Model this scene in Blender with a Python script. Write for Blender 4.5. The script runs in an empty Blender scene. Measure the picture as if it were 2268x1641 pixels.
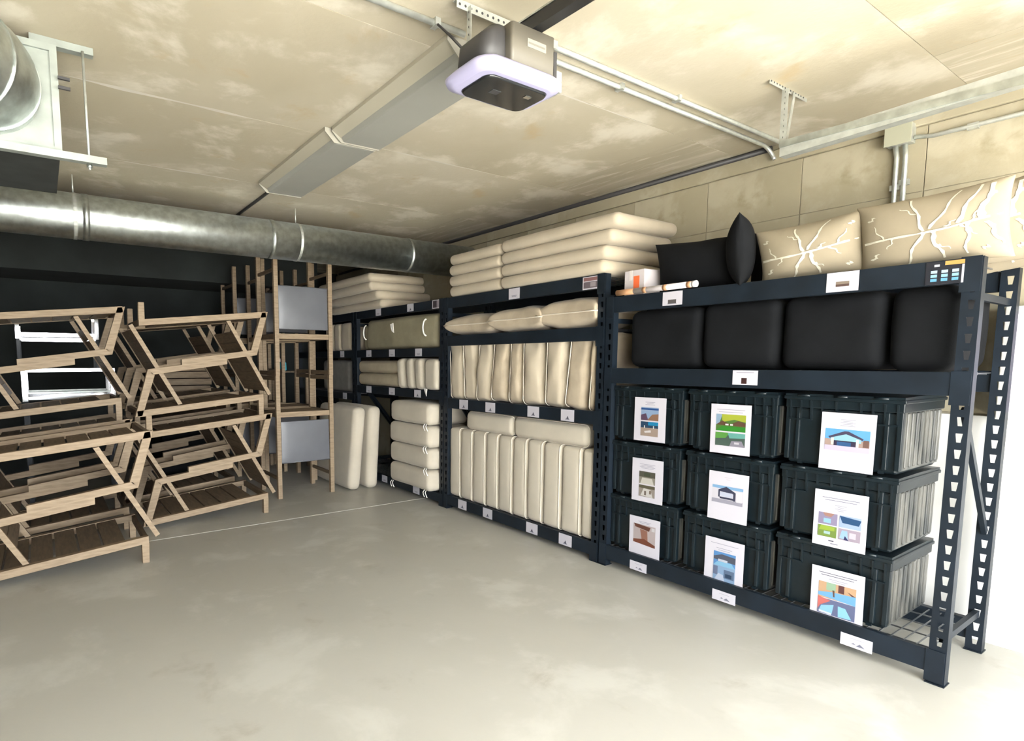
import bpy, bmesh, math, random
from mathutils import Vector, Matrix, noise
random.seed(7)
S = bpy.context.scene
COL = S.collection
PI = math.pi

# ------------------------------------------------------------------ camera
cam = bpy.data.cameras.new('camera'); camo = bpy.data.objects.new('camera', cam); COL.objects.link(camo)
cam.sensor_width = 36.0; cam.sensor_fit = 'HORIZONTAL'
cam.lens = 1277.0 / 2268.0 * 36.0
cam.shift_x = (1134 - 937) / 2268.0
cam.shift_y = (928 - 820.5) / 2268.0
cam.clip_start = 0.05; cam.clip_end = 200
camo.location = (-3.3335, -0.7666, 1.4717)
camo.rotation_euler = (PI / 2 - 0.1001, 0, -0.5834)
S.camera = camo

# ------------------------------------------------------------------ world, sun, portal, exposure
SKY_STRENGTH = 5.0
SUN_STRENGTH = 19.0
S.view_settings.view_transform = 'Standard'
S.view_settings.look = 'None'
S.view_settings.gamma = 1.0
S.view_settings.use_curve_mapping = False
S.view_settings.exposure = 2.15
w = bpy.data.worlds.new('overcast_sky'); S.world = w; w.use_nodes = True
bg = w.node_tree.nodes['Background']
bg.inputs[0].default_value = (0.93, 0.97, 1.0, 1); bg.inputs[1].default_value = SKY_STRENGTH
sun = bpy.data.lights.new('sun', 'SUN'); sun.energy = SUN_STRENGTH; sun.angle = 0.02; sun.color = (1, .95, .86)
suno = bpy.data.objects.new('sun', sun); COL.objects.link(suno)
# high sun coming from over the building: lights the apron outside, never enters the garage
suno.rotation_euler = Vector((-0.55, -0.03, -1.0)).to_track_quat('-Z', 'Y').to_euler()
por = bpy.data.lights.new('door_portal', 'AREA'); por.shape = 'RECTANGLE'; por.size = 4.7; por.size_y = 2.35
por.cycles.is_portal = True
poro = bpy.data.objects.new('door_portal', por); COL.objects.link(poro)
poro.location = (-2.20, -2.02, 1.175); poro.rotation_euler = (PI / 2, 0, PI)

# ------------------------------------------------------------------ materials
MATS = {}
def nodes_of(m):
    nt = m.node_tree; return nt.nodes, nt.links, nt.nodes['Principled BSDF']
def mat(name, col, rough=.6, metal=0.0, var=0.0, scale=8.0, bump=0.0, bscale=60.0, spec=.5, col2=None, detail=4.0,
        rvar=0.0, stretch=None, emit=None, estr=0.0, sheen=0.0, trans=0.0):
    if name in MATS: return MATS[name]
    m = bpy.data.materials.new(name); m.use_nodes = True; MATS[name] = m
    N, L, B = nodes_of(m)
    B.inputs['Base Color'].default_value = (*col, 1); B.inputs['Roughness'].default_value = rough
    B.inputs['Metallic'].default_value = metal; B.inputs['Specular IOR Level'].default_value = spec
    if sheen: B.inputs['Sheen Weight'].default_value = sheen
    if emit:
        B.inputs['Emission Color'].default_value = (*emit, 1); B.inputs['Emission Strength'].default_value = estr
    tc = N.new('ShaderNodeTexCoord'); src = tc.outputs['Object']
    if stretch:
        mp = N.new('ShaderNodeMapping'); mp.inputs['Scale'].default_value = stretch
        L.new(src, mp.inputs['Vector']); src = mp.outputs['Vector']
    if var or col2:
        nz = N.new('ShaderNodeTexNoise'); nz.inputs['Scale'].default_value = scale; nz.inputs['Detail'].default_value = detail
        L.new(src, nz.inputs['Vector'])
        rp = N.new('ShaderNodeValToRGB')
        a = col if col2 else tuple(max(0, c * (1 - var)) for c in col)
        b = col2 if col2 else tuple(min(1, c * (1 + var)) for c in col)
        rp.color_ramp.elements[0].position = .35; rp.color_ramp.elements[1].position = .65
        rp.color_ramp.elements[0].color = (*a, 1); rp.color_ramp.elements[1].color = (*b, 1)
        L.new(nz.outputs['Fac'], rp.inputs['Fac']); L.new(rp.outputs['Color'], B.inputs['Base Color'])
        if rvar:
            mr = N.new('ShaderNodeMapRange'); mr.inputs[3].default_value = rough - rvar; mr.inputs[4].default_value = rough + rvar
            L.new(nz.outputs['Fac'], mr.inputs[0]); L.new(mr.outputs[0], B.inputs['Roughness'])
    if bump:
        n2 = N.new('ShaderNodeTexNoise'); n2.inputs['Scale'].default_value = bscale; n2.inputs['Detail'].default_value = 3
        L.new(src, n2.inputs['Vector'])
        bp = N.new('ShaderNodeBump'); bp.inputs['Strength'].default_value = bump; bp.inputs['Distance'].default_value = .01
        L.new(n2.outputs['Fac'], bp.inputs['Height']); L.new(bp.outputs['Normal'], B.inputs['Normal'])
    return m

def concrete(name, base, light, dark, rough, s1, s2, stain=(.6, .35), bump=.15, coat=0.0):
    """cast concrete: broad clouds, pale lime patches with their own shape, small darker stains"""
    m = bpy.data.materials.new(name); m.use_nodes = True; MATS[name] = m
    N, L, B = nodes_of(m)
    tc = N.new('ShaderNodeTexCoord')
    def nz(sc, det, rgh, dist=0.0):
        n = N.new('ShaderNodeTexNoise'); n.inputs['Scale'].default_value = sc; n.inputs['Detail'].default_value = det
        n.inputs['Roughness'].default_value = rgh; n.inputs['Distortion'].default_value = dist
        L.new(tc.outputs['Object'], n.inputs['Vector']); return n
    def ramp(n, p0, p1):
        r = N.new('ShaderNodeMapRange'); r.interpolation_type = 'SMOOTHSTEP'
        r.inputs[1].default_value = p0; r.inputs[2].default_value = p1
        L.new(n.outputs['Fac'], r.inputs[0]); return r
    def mix(f, a, b):
        x = N.new('ShaderNodeMix'); x.data_type = 'RGBA'
        L.new(f.outputs[0], x.inputs[0])
        for k, v in ((6, a), (7, b)):
            if isinstance(v, tuple): x.inputs[k].default_value = (*v, 1)
            else: L.new(v.outputs[2], x.inputs[k])
        return x
    big = ramp(nz(s1, 5, .55, .4), .35, .68)
    pat = ramp(nz(s2, 8, .60, .25), .50, .66)
    drk = ramp(nz(s2 * 1.7, 6, .6, .3), .58, .78)
    c = mix(big, base, tuple(b * .55 + l * .45 for b, l in zip(base, light)))
    c = mix(pat, c, light)
    c = mix(drk, c, dark)
    L.new(c.outputs[2], B.inputs['Base Color'])
    B.inputs['Roughness'].default_value = rough
    if coat: B.inputs['Coat Weight'].default_value = coat; B.inputs['Coat Roughness'].default_value = .3
    bp = N.new('ShaderNodeBump'); bp.inputs['Strength'].default_value = bump; bp.inputs['Distance'].default_value = .01
    L.new(nz(35, 5, .6).outputs['Fac'], bp.inputs['Height']); L.new(bp.outputs['Normal'], B.inputs['Normal'])
    return m

M_CEIL = concrete('ceiling_concrete', (.385, .34, .25), (.57, .525, .435), (.41, .325, .20), .85, .5, 1.9)
M_WALL = concrete('wall_concrete', (.335, .295, .205), (.41, .37, .275), (.27, .235, .15), .85, .8, 2.6)
M_FLOOR = concrete('floor_concrete', (.375, .362, .318), (.47, .46, .415), (.335, .31, .262), .40, .5, 1.8, bump=.05)
M_BACK = mat('dark_back_wall', (.013, .017, .017), .9, var=.3, scale=2)  # near-black colour stands in for the darkness at the back
M_APRON = concrete('apron_concrete', (.55, .54, .5), (.62, .61, .58), (.5, .48, .43), .8, .5, 1.5)
M_WHITEP = mat('white_painted_panel', (.66, .65, .62), .6, var=.03, scale=3)
M_RACK = mat('navy_black_powder_coat', (.006, .0105, .017), .45, var=.25, scale=6, bump=.05, bscale=250, spec=.35)
M_WIRE = mat('wire_deck_steel', (.20, .21, .22), .35, .8)
M_CRATE = mat('black_plastic', (.005, .0095, .0125), .33, var=.2, scale=12, bump=.05, bscale=300, spec=.4)
M_DUSTGLARE = mat('dusty_black_plastic_glare', (.025, .028, .028), .30, col2=(.105, .102, .09), spec=.6, scale=7, stretch=(3, 3, .6))  # pale tone is dust plus door glare put into the colour
M_CUSH = mat('beige_canvas', (.45, .385, .29), .95, var=.05, scale=5, bump=.12, bscale=420, sheen=.15)
M_CUSH2 = mat('pale_beige_canvas', (.48, .43, .345), .95, var=.05, scale=5, bump=.12, bscale=420, sheen=.15)
M_PILL = mat('tan_pillow_canvas', (.40, .33, .24), .95, var=.08, scale=9, bump=.15, bscale=420, sheen=.15)
M_PIPE = mat('pale_piping', (.60, .54, .45), .9)
M_SAGE = mat('olive_grey_canvas', (.27, .24, .16), .85, var=.1, scale=6, bump=.2, bscale=90)
M_TIE = mat('white_cotton_tie', (.85, .83, .78), .9)
M_BLACKF = mat('charcoal_fabric', (.005, .0055, .0065), .9, var=.25, scale=5, bump=.1, bscale=200, spec=.15)
M_GREYF = mat('grey_cushion_fabric', (.20, .19, .17), .9, var=.1)
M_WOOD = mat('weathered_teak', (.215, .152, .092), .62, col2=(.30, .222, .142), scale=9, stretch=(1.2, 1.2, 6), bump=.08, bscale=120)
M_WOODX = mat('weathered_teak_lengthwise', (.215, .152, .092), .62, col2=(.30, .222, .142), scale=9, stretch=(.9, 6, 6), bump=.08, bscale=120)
M_WOODY = mat('weathered_teak_crosswise_shaded', (.115, .081, .05), .65, col2=(.17, .122, .078), scale=9, stretch=(6, .9, 6), bump=.08, bscale=120)  # darker copy of the teak: shade inside the chairs put into colour
M_SLING = mat('grey_plastic_wrapped_sling', (.12, .124, .138), .32, var=.06, scale=4, bump=.05, bscale=25)
M_GALV = mat('galvanised_steel', (.56, .60, .59), .36, 1.0, var=.16, scale=18, rvar=.06)
M_GALV2 = mat('dull_galvanised_steel', (.55, .57, .54), .48, .75, var=.1, scale=22)
M_PLEN = mat('weathered_duct_sheet', (.30, .325, .30), .6, .5, var=.12, scale=9)
M_CHROME = mat('polished_steel', (.86, .86, .88), .12, 1.0)
M_LAMPH = mat('lamp_housing_white', (.42, .39, .31), .6)
M_LENS = mat('grey_lamp_lens', (.31, .31, .28), .4, var=.04, scale=2)
M_OPEN = mat('taupe_opener_steel', (.125, .114, .092), .5, var=.03)
M_OPEND = mat('dark_opener_plastic', (.035, .034, .036), .5)
M_GLOSSB = mat('glossy_black_plastic', (.012, .013, .014), .12)
M_LED = mat('led_diffuser', (.31, .295, .43), .4, emit=(.80, .76, 1.0), estr=.035)
M_RAILB = mat('black_rail', (.012, .012, .013), .35)
M_PAPER = mat('white_paper', (.47, .452, .50), .7)
M_PAPERG = mat('white_card', (.50, .49, .54), .7)
M_CARD = mat('white_carton', (.60, .55, .56), .7)
M_KRAFT = mat('brown_kraft', (.42, .22, .11), .7)
M_ORANGE = mat('orange_sticker', (.85, .16, .05), .6)
M_JOINT = mat('joint_filler', (.60, .59, .54), .8)
def flat(rgb):
    n = 'print_%02x%02x%02x' % tuple(int(c * 255) for c in rgb)
    return mat(n, tuple(.52 * c ** 2.3 for c in rgb), .65)

# ------------------------------------------------------------------ mesh helpers
def box(bm, a, b, mi=0):
    x0, y0, z0 = a; x1, y1, z1 = b
    v = [bm.verts.new(p) for p in ((x0, y0, z0), (x1, y0, z0), (x1, y1, z0), (x0, y1, z0), (x0, y0, z1), (x1, y0, z1), (x1, y1, z1), (x0, y1, z1))]
    for f in ((0, 3, 2, 1), (4, 5, 6, 7), (0, 1, 5, 4), (1, 2, 6, 5), (2, 3, 7, 6), (3, 0, 4, 7)):
        bm.faces.new([v[i] for i in f]).material_index = mi
    return bm
def Box(a, b): return box(bmesh.new(), a, b)
def bar(bm, p, q, w, h, up=(0, 0, 1)):
    """square bar from p to q; w across, h along 'up'"""
    p = Vector(p); q = Vector(q); d = (q - p).normalized(); s = d.cross(Vector(up))
    if s.length < 1e-4: s = d.cross(Vector((0, 1, 0)))
    s.normalize(); u = s.cross(d).normalized()
    vs = []
    for c in (p, q):
        for a, b in ((-1, -1), (1, -1), (1, 1), (-1, 1)): vs.append(bm.verts.new(c + s * (a * w / 2) + u * (b * h / 2)))
    for f in ((3, 2, 1, 0), (4, 5, 6, 7), (0, 1, 5, 4), (1, 2, 6, 5), (2, 3, 7, 6), (3, 0, 4, 7)): bm.faces.new([vs[i] for i in f])
    return bm
def Bar(*a, **k): return bar(bmesh.new(), *a, **k)
def prism_y(bm, poly, y0, y1):
    """polygon of (x,z) extruded along y"""
    a = [bm.verts.new((x, y0, z)) for x, z in poly]; b = [bm.verts.new((x, y1, z)) for x, z in poly]; n = len(poly)
    bm.faces.new(a); bm.faces.new(b[::-1])
    for i in range(n): bm.faces.new((a[i], b[i], b[(i + 1) % n], a[(i + 1) % n]))
    bmesh.ops.recalc_face_normals(bm, faces=bm.faces[:]); return bm
def tube(bm, pts, r, n=10, cap=True, closed=False):
    pts = [Vector(p) for p in pts]; rings = []; m = len(pts); prev = None
    for i, p in enumerate(pts):
        if closed: d = pts[(i + 1) % m] - pts[i - 1]
        else: d = pts[min(i + 1, m - 1)] - pts[max(i - 1, 0)]
        d.normalize()
        if prev is None: s = d.orthogonal().normalized()
        else:
            s = prev - d * prev.dot(d)
            s = s.normalized() if s.length > 1e-6 else d.orthogonal().normalized()
        prev = s; u = d.cross(s); rr = r[i] if isinstance(r, (list, tuple)) else r
        rings.append([bm.verts.new(p + (s * math.cos(2 * PI * k / n) + u * math.sin(2 * PI * k / n)) * rr) for k in range(n)])
    for i in range(m if closed else m - 1):
        A = rings[i]; B = rings[(i + 1) % m]
        for k in range(n): bm.faces.new((A[k], A[(k + 1) % n], B[(k + 1) % n], B[k])).smooth = True
    if cap and not closed:
        bm.faces.new(rings[0][::-1]); bm.faces.new(rings[-1])
    return bm
def Tube(*a, **k): return tube(bmesh.new(), *a, **k)
def axis_coords(h, r, n):
    c = [-h, -h + r * .12, -h + r * .35, -h + r * .65, -h + r]
    inner = [(-h + r) + (2 * h - 2 * r) * i / n for i in range(1, n)]
    return c + inner + [-v for v in c[::-1]]
def soft_box(dx, dy, dz, r, puff=(0, 0, 0), n=6, wr=0.0, seed=0, taper=0.0, fr=5.0):
    """rounded upholstered block centred on the origin; puff bulges each pair of faces; wr = wrinkle amplitude"""
    h = (dx / 2, dy / 2, dz / 2); r = min(r, min(h) * .98); bm = bmesh.new(); cache = {}
    ax = [axis_coords(h[i], r, n) for i in range(3)]
    def vert(p):
        k = tuple(round(c, 5) for c in p)
        if k in cache: return cache[k]
        c = [max(-h[i] + r, min(h[i] - r, p[i])) for i in range(3)]
        d = Vector([p[i] - c[i] for i in range(3)]); d = d.normalized() * r if d.length > 1e-9 else d
        q = Vector(c) + d; un = [p[i] / h[i] for i in range(3)]
        for i in range(3):
            if puff[i]:
                j, l = (i + 1) % 3, (i + 2) % 3
                q[i] += puff[i] * un[i] * max(0, 1 - un[j] ** 2) * max(0, 1 - un[l] ** 2)
        if taper: q[0] *= 1 - taper * (un[2] + 1) / 2
        if wr:
            v = noise.noise_vector(q * fr + Vector((seed * 7.3, seed * 3.1, 0))); q += v * wr
        bv = bm.verts.new(q); cache[k] = bv; return bv
    for i in range(3):
        j, l = (i + 1) % 3, (i + 2) % 3
        for s in (-1, 1):
            for a in range(len(ax[j]) - 1):
                for b in range(len(ax[l]) - 1):
                    q = []
                    for (ua, ub) in ((a, b), (a + 1, b), (a + 1, b + 1), (a, b + 1)):
                        p = [0, 0, 0]; p[i] = s * h[i]; p[j] = ax[j][ua]; p[l] = ax[l][ub]; q.append(vert(p))
                    if s < 0: q = q[::-1]
                    try: bm.faces.new(q).smooth = True
                    except ValueError: pass
    return bm
def pillow_pt(u, v, W, H, T, side=1, pin=.07, ex=.55):
    """knife-edge scatter pillow in the y-z plane, facing -x"""
    e = max(0, (1 - abs(u) ** 2.6)) * max(0, (1 - abs(v) ** 2.6))
    y = W / 2 * u * (1 - pin * (1 - v * v)); z = H / 2 * v * (1 - pin * (1 - u * u))
    return Vector((-side * T / 2 * e ** ex, y, z))
def pillow(W, H, T, n=22, wr=.006, seed=0, ex=.55):
    bm = bmesh.new(); G = {}
    for sd in (1, -1):
        for i in range(n + 1):
            for j in range(n + 1):
                u = math.sin(PI / 2 * (2 * i / n - 1)); v = math.sin(PI / 2 * (2 * j / n - 1))
                edge = i in (0, n) or j in (0, n)
                if edge and sd < 0: G[(sd, i, j)] = G[(1, i, j)]; continue
                p = pillow_pt(u, v, W, H, T, sd, ex=ex)
                if not edge: p += noise.noise_vector(p * 6 + Vector((seed * 5.1, 0, 0))) * wr
                G[(sd, i, j)] = bm.verts.new(p)
        for i in range(n):
            for j in range(n):
                q = [G[(sd, i, j)], G[(sd, i + 1, j)], G[(sd, i + 1, j + 1)], G[(sd, i, j + 1)]]
                try: bm.faces.new(q if sd > 0 else q[::-1]).smooth = True
                except ValueError: pass
    bmesh.ops.recalc_face_normals(bm, faces=bm.faces[:])
    return bm

# ------------------------------------------------------------------ object helpers
def mesh_obj(name, bm, m, parent=None, smooth=False, bevel=0.0):
    me = bpy.data.meshes.new(name); bm.normal_update(); bm.to_mesh(me); bm.free()
    for mm in (m if isinstance(m, (list, tuple)) else [m]): me.materials.append(mm)
    if smooth:
        for p in me.polygons: p.use_smooth = True
    o = bpy.data.objects.new(name, me); COL.objects.link(o)
    if parent: o.parent = parent
    if bevel:
        b = o.modifiers.new('edge', 'BEVEL'); b.width = bevel; b.segments = 2; b.limit_method = 'ANGLE'
    return o
def tag(o, label, cat, group=None):
    o['label'] = label; o['category'] = cat
    if group: o['group'] = group
    return o
def thing(name, label, cat, loc=(0, 0, 0), rot=(0, 0, 0), group=None):
    o = bpy.data.objects.new(name, None); o.empty_display_size = .1; COL.objects.link(o)
    o.location = loc; o.rotation_euler = rot
    return tag(o, label, cat, group)
def struct(o): o['kind'] = 'structure'; return o
def copy_tree(o, parent=None):
    c = o.copy(); COL.objects.link(c); c.parent = parent
    for ch in list(o.children): copy_tree(ch, c)
    return c
def share(name, me, parent, loc):
    o = bpy.data.objects.new(name, me); COL.objects.link(o); o.parent = parent; o.location = loc; return o

# ================================================================== THE ROOM
XW, ZC, YB, YD, XL = .75, 2.87, 7.95, -2.0, -8.6
fl = struct(mesh_obj('floor', Box((XL - .2, YD, -.25), (XW + .2, YB + .2, -.12)), M_FLOOR))
YJ = 4.327
mesh_obj('floor_slab', Box((XL - .2, YD, -.12), (XW + .2, YJ - .008, 0)), M_FLOOR, fl)
mesh_obj('floor_slab', Box((XL - .2, YJ + .008, -.12), (XW + .2, YB + .2, 0)), M_FLOOR, fl)
mesh_obj('joint_filler', Box((XL - .2, YJ - .008, -.12), (XW + .2, YJ + .008, .0012)), M_JOINT, fl)
ap = struct(mesh_obj('apron', Box((-22, -26, -.26), (14, YD - .004, -.012)), M_APRON))

ce = struct(mesh_obj('ceiling', Box((XL - .2, YD - .3, ZC + .004), (XW + .2, YB + .2, ZC + .3)), M_CEIL))

pw, pl = 1.2035, 4.84
cpm = Box((0, 0, 0), (pl, pw, .0035)); cpo = mesh_obj('ceiling_panel', cpm, M_CEIL, ce); cp_me = cpo.data
first = True
y = 2.70 - 5 * 1.207
r = 0
while y < YB:
    x = XL - .9 + (r % 2) * .55
    while x < XW:
        x0, x1 = max(x, XL), min(x + pl, XW - .012); y0, y1 = max(y, YD), min(y + pw, YB)
        if x1 - x0 > .05 and y1 - y0 > .05:
            if first: o = cpo; first = False
            else: o = bpy.data.objects.new('ceiling_panel', cp_me); COL.objects.link(o); o.parent = ce
            o.location = (x0, y0, ZC); o.scale = ((x1 - x0) / pl, (y1 - y0) / pw, 1)
        x += pl + .003
    y += pw + .0035; r += 1

M_LIME = mat('lime_bloom', (.55, .52, .46), .9, var=.06, scale=6)
def lime(x0, x1, y, wv, sd):
    bm = bmesh.new(); prev = None; n = int((x1 - x0) / .05) + 2
    for i in range(n + 1):
        x = x0 + (x1 - x0) * i / n; t = noise.noise(Vector((x * 4, sd, 0))); hw = max(.0012, wv * (.55 + 1.1 * t)) * min(1, 6 * i / n, 6 * (n - i) / n + .05)
        yy = y + .006 * noise.noise(Vector((x * 3, sd + 9, 0))); q = [bm.verts.new((x, yy - hw, ZC - .0008)), bm.verts.new((x, yy + hw, ZC - .0008))]
        if prev: bm.faces.new((prev[0], prev[1], q[1], q[0]))
        prev = q
    mesh_obj('lime_seam', bm, M_LIME, ce)
for (x0, x1, y, wv, sd) in ((-3.2, -2.2, 2.70, .022, 1), (-1.40, -.45, 2.70, .012, 2), (-2.9, -1.9, 3.907, .012, 3), (-1.9, -.2, 1.493, .008, 4), (-4.5, -3.3, 1.493, .012, 5)): lime(x0, x1, y, wv, sd)
wr_ = struct(mesh_obj('wall_right', Box((XW + .007, YD, -.1), (XW + .2, YB + .2, ZC + .05)), M_WALL))
rows = [(0, 1.197), (1.2, 2.397), (2.40, 2.745)]
wp_me = {}
k = -5
while True:
    y0 = .452 + k * .62; y1 = y0 + .6165; k += 1
    if y0 > YB: break
    a, b = max(y0, YD), min(y1, YB)
    if b - a < .05: continue
    for (z0, z1) in rows:
        key = z0
        if key not in wp_me:
            o = mesh_obj('wall_panel', Box((0, 0, 0), (.006, .614, z1 - z0)), M_WALL, wr_, bevel=.002); wp_me[key] = o.data
        else:
            o = bpy.data.objects.new('wall_panel', wp_me[key]); COL.objects.link(o); o.parent = wr_
            b2 = o.modifiers.new('edge', 'BEVEL'); b2.width = .002; b2.segments = 2
        o.location = (XW, a, z0); o.scale = (1, (b - a) / .614, 1)
mesh_obj('wall_top_band', Box((XW - .018, YD, 2.748), (XW + .007, YB, 2.838)), M_WALL, wr_, bevel=.004)
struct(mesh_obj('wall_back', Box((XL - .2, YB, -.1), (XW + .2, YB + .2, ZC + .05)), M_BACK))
struct(mesh_obj('ceiling_dark_block', Box((XL, 6.95, 2.47), (-.02, YB, ZC - .004)), M_BACK))['label'] = 'added dark block covering the lit ceiling at the back of the garage'  # dark block added to cover the lit ceiling seen below the duct
struct(mesh_obj('wall_left', Box((XL - .2, YD, -.1), (XL, YB + .2, ZC + .05)), M_BACK))  # unseen wall made near-black to cut light bounced onto the racks
bm = Box((XL - .2, YD - .3, 2.35), (XW + .2, YD, ZC + .05))
box(bm, (.15, YD - .3, -.1), (XW + .2, YD, 2.35)); box(bm, (XL - .2, YD - .3, -.1), (-4.55, YD, 2.35))
struct(mesh_obj('wall_front', bm, M_WALL))
struct(mesh_obj('trim_1', Box((XW - .022, YD, 0), (XW - .002, .75, 1.19)), M_WHITEP, bevel=.003))['label'] = 'white painted board lining the lower wall beside the near rack'

# ================================================================== RACKS
CARDS = []
def post_mesh(H, w=.064, d=.052, pitch=.072):
    """open C-section upright: front plate with a column of tear-drop slots, two flanges"""
    bm = bmesh.new(); t = .003; n = int(H / pitch); z0 = (H - n * pitch) / 2
    # flanges
    box(bm, (0, 0, 0), (d, t, H)); box(bm, (0, w - t, 0), (d, w, H))
    box(bm, (d - t, t, 0), (d, .012, H)); box(bm, (d - t, w - .012, 0), (d, w - t, H))
    # plate with slots
    def q(y0, y1, za, zb, yt0=None, yt1=None):
        a = (0, y0, za); b = (0, y1, za); c = (0, y1 if yt1 is None else yt1, zb); e = (0, y0 if yt0 is None else yt0, zb)
        f = [bm.verts.new(p) for p in (a, e, c, b)]; g = [bm.verts.new((t, p[1], p[2])) for p in (a, b, c, e)]
        bm.faces.new(f); bm.faces.new(g)
    if z0 > 1e-4: q(t, w - t, 0, z0); q(t, w - t, H - z0, H)
    for i in range(n):
        za = z0 + i * pitch; zb = za + .016; zc = zb + .040; zd = za + pitch
        q(t, w - t, za, zb); q(t, w - t, zc, zd)
        q(t, .021, zb, zc, t, .016); q(.036, w - t, zb, zc, .041, w - t)
    return bm
def make_rack(label, y0, y1, H, beams, near_brace=True, bh=.105, group=None):
    t = thing('storage_rack', label, 'rack', (0, y0, 0), group=group)
    L = y1 - y0; D = .61
    pm = None
    for (x, yy) in ((0, .002), (0, L - .066), (D - .052, .002), (D - .052, L - .066)):
        if pm is None: p = mesh_obj('upright_post', post_mesh(H), M_RACK, t); pm = p.data
        else: p = share('upright_post', pm, t, (0, 0, 0))
        p.location = (x, yy, 0)
        fp = mesh_obj('foot_plate', Box((-.012, -.004, 0), (.062, .068, .005)), M_RACK, p)
    for yy in (.034, L - .034):
        mesh_obj('end_brace', Bar((.05, yy, .2), (D - .05, yy, .2), .022, .032), M_RACK, t)
        mesh_obj('end_brace', Bar((.05, yy, H - .16), (D - .05, yy, H - .16), .022, .032), M_RACK, t)
        mesh_obj('diagonal_brace', Bar((.05, yy, 1.26), (D - .05, yy, .62), .02, .03), M_RACK, t)
    out = []
    for z in beams:
        bm = bmesh.new()   # stepped box beam
        prism_like = ((-.004, z - bh), (.040, z - bh), (.040, z - .022), (.022, z - .022), (.022, z), (-.004, z))
        a = [bm.verts.new((x, .064, zz)) for x, zz in prism_like]; b = [bm.verts.new((x, L - .064, zz)) for x, zz in prism_like]
        bm.faces.new(a); bm.faces.new(b[::-1]); m = len(a)
        for i in range(m): bm.faces.new((a[i], b[i], b[(i + 1) % m], a[(i + 1) % m]))
        bmesh.ops.recalc_face_normals(bm, faces=bm.faces[:])
        fb = mesh_obj('shelf_beam', bm, M_RACK, t, bevel=.003)
        mesh_obj('shelf_beam', Box((D - .036, .064, z - bh), (D + .004, L - .064, z)), M_RACK, t, bevel=.003)
        for yy in (.064, L - .10):   # beam end connectors
            mesh_obj('beam_connector', Box((-.007, yy - .058 if yy < .1 else yy + .036, z - bh - .04), (-.003, yy + .01 if yy < .1 else yy + .094, z + .004)), M_RACK, fb)
        bm = bmesh.new()
        n = int((L - .14) / .05)
        for i in range(n + 1):
            yy = .07 + (L - .14) * i / n
            bar(bm, (.024, yy, z - .010), (D - .01, yy, z - .010), .005, .005)
        for xx in (.06, .2, .34, .48):
            bar(bm, (xx, .066, z - .015), (xx, L - .066, z - .015), .006, .006)
        mesh_obj('wire_deck', bm, M_WIRE, t)
        out.append(fb)
    return t, out
W = 1.956
R1, B1 = make_rack('nearest dark steel rack holding nine black crates', 0, W - .006, 1.913, [1.912, 1.424, .155])
R2, B2 = make_rack('tall dark steel rack packed with beige cushions beside the black crate rack', W, 2 * W - .006, 2.085, [2.082, 1.716, 1.11, .138], bh=.098)
R3, B3 = make_rack('dark steel rack holding the olive cushion bag and four stacked cushions', 2 * W, 3 * W - .006, 2.085, [2.082, 1.606, 1.17, .125], bh=.09)
R4, B4 = make_rack('farthest dark steel rack behind the wooden bar chairs', 3 * W, 4 * W - .006, 2.085, [2.082, 1.606, 1.06, .125], bh=.09)

def quad(bm, y0, y1, z0, z1, x, mi):
    # faces -x; page seen from -x, so screen-right is -y
    f = bm.faces.new([bm.verts.new(p) for p in ((x, y0, z0), (x, y0, z1), (x, y1, z1), (x, y1, z0))]); f.material_index = mi
def polyp(bm, pts, x, mi):
    f = bm.faces.new([bm.verts.new((x, p[0], p[1])) for p in pts]); f.material_index = mi; f.normal_update()
    if f.normal.x > 0: f.normal_flip()
def printed(name, parent, items, wdt, hgt, loc, base=M_PAPER, th=.0012, tilt=0.0):
    """paper sheet with flat print. items: ('r',u0,v0,u1,v1,rgb) or ('p',[(u,v)..],rgb); u right, v down, 0..1"""
    bm = bmesh.new(); box(bm, (0, -wdt / 2, -hgt / 2), (th, wdt / 2, hgt / 2)); o = mesh_obj(name, bm, base, parent)
    o.location = loc; o.rotation_euler = (tilt, 0, 0)
    if items:
        bm = bmesh.new(); ms = []; x = -.0004
        for it in items:
            m = flat(it[-1])
            if m not in ms: ms.append(m)
            mi = ms.index(m); Y = lambda u: wdt / 2 - u * wdt; Z = lambda v: hgt / 2 - v * hgt
            if it[0] == 'r': polyp(bm, [(Y(it[1]), Z(it[2])), (Y(it[3]), Z(it[2])), (Y(it[3]), Z(it[4])), (Y(it[1]), Z(it[4]))], x, mi)
            else: polyp(bm, [(Y(u), Z(v)) for u, v in it[1]], x, mi)
            x -= .00012
        mesh_obj('print', bm, ms, o)
    return o
G1, G2, G3 = (.55, .55, .62), (.38, .38, .44), (.72, .71, .77)
def card(beam, rack_y, y, z, wdt, hgt, kind=0, base=M_PAPER):
    it = {0: [('p', [(.42, .80), (.52, .52), (.62, .80)], G2), ('r', .34, .80, .66, .86, G1)],
          1: [('r', .25, .66, .75, .70, G1), ('r', .3, .76, .7, .80, G2)],
          2: [('r', .28, .58, .70, .86, (.42, .40, .40)), ('r', .25, .86, .72, .90, G1)],
          3: [('r', .36, .52, .58, .92, (.28, .14, .13)), ('r', .15, .12, .85, .16, G3)],
          4: [('r', .30, .48, .72, .62, (.62, .56, .5)), ('r', .30, .62, .72, .74, (.42, .33, .3))],
          5: [('p', [(.35, .72), (.42, .60), (.50, .72)], G1), ('p', [(.5, .80), (.62, .55), (.78, .80)], G1), ('r', .3, .25, .75, .28, G3)]}[kind]
    o = printed('shelf_label', beam, it, wdt, hgt, (-.0068, y - rack_y, z), base)
    return o
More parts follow.
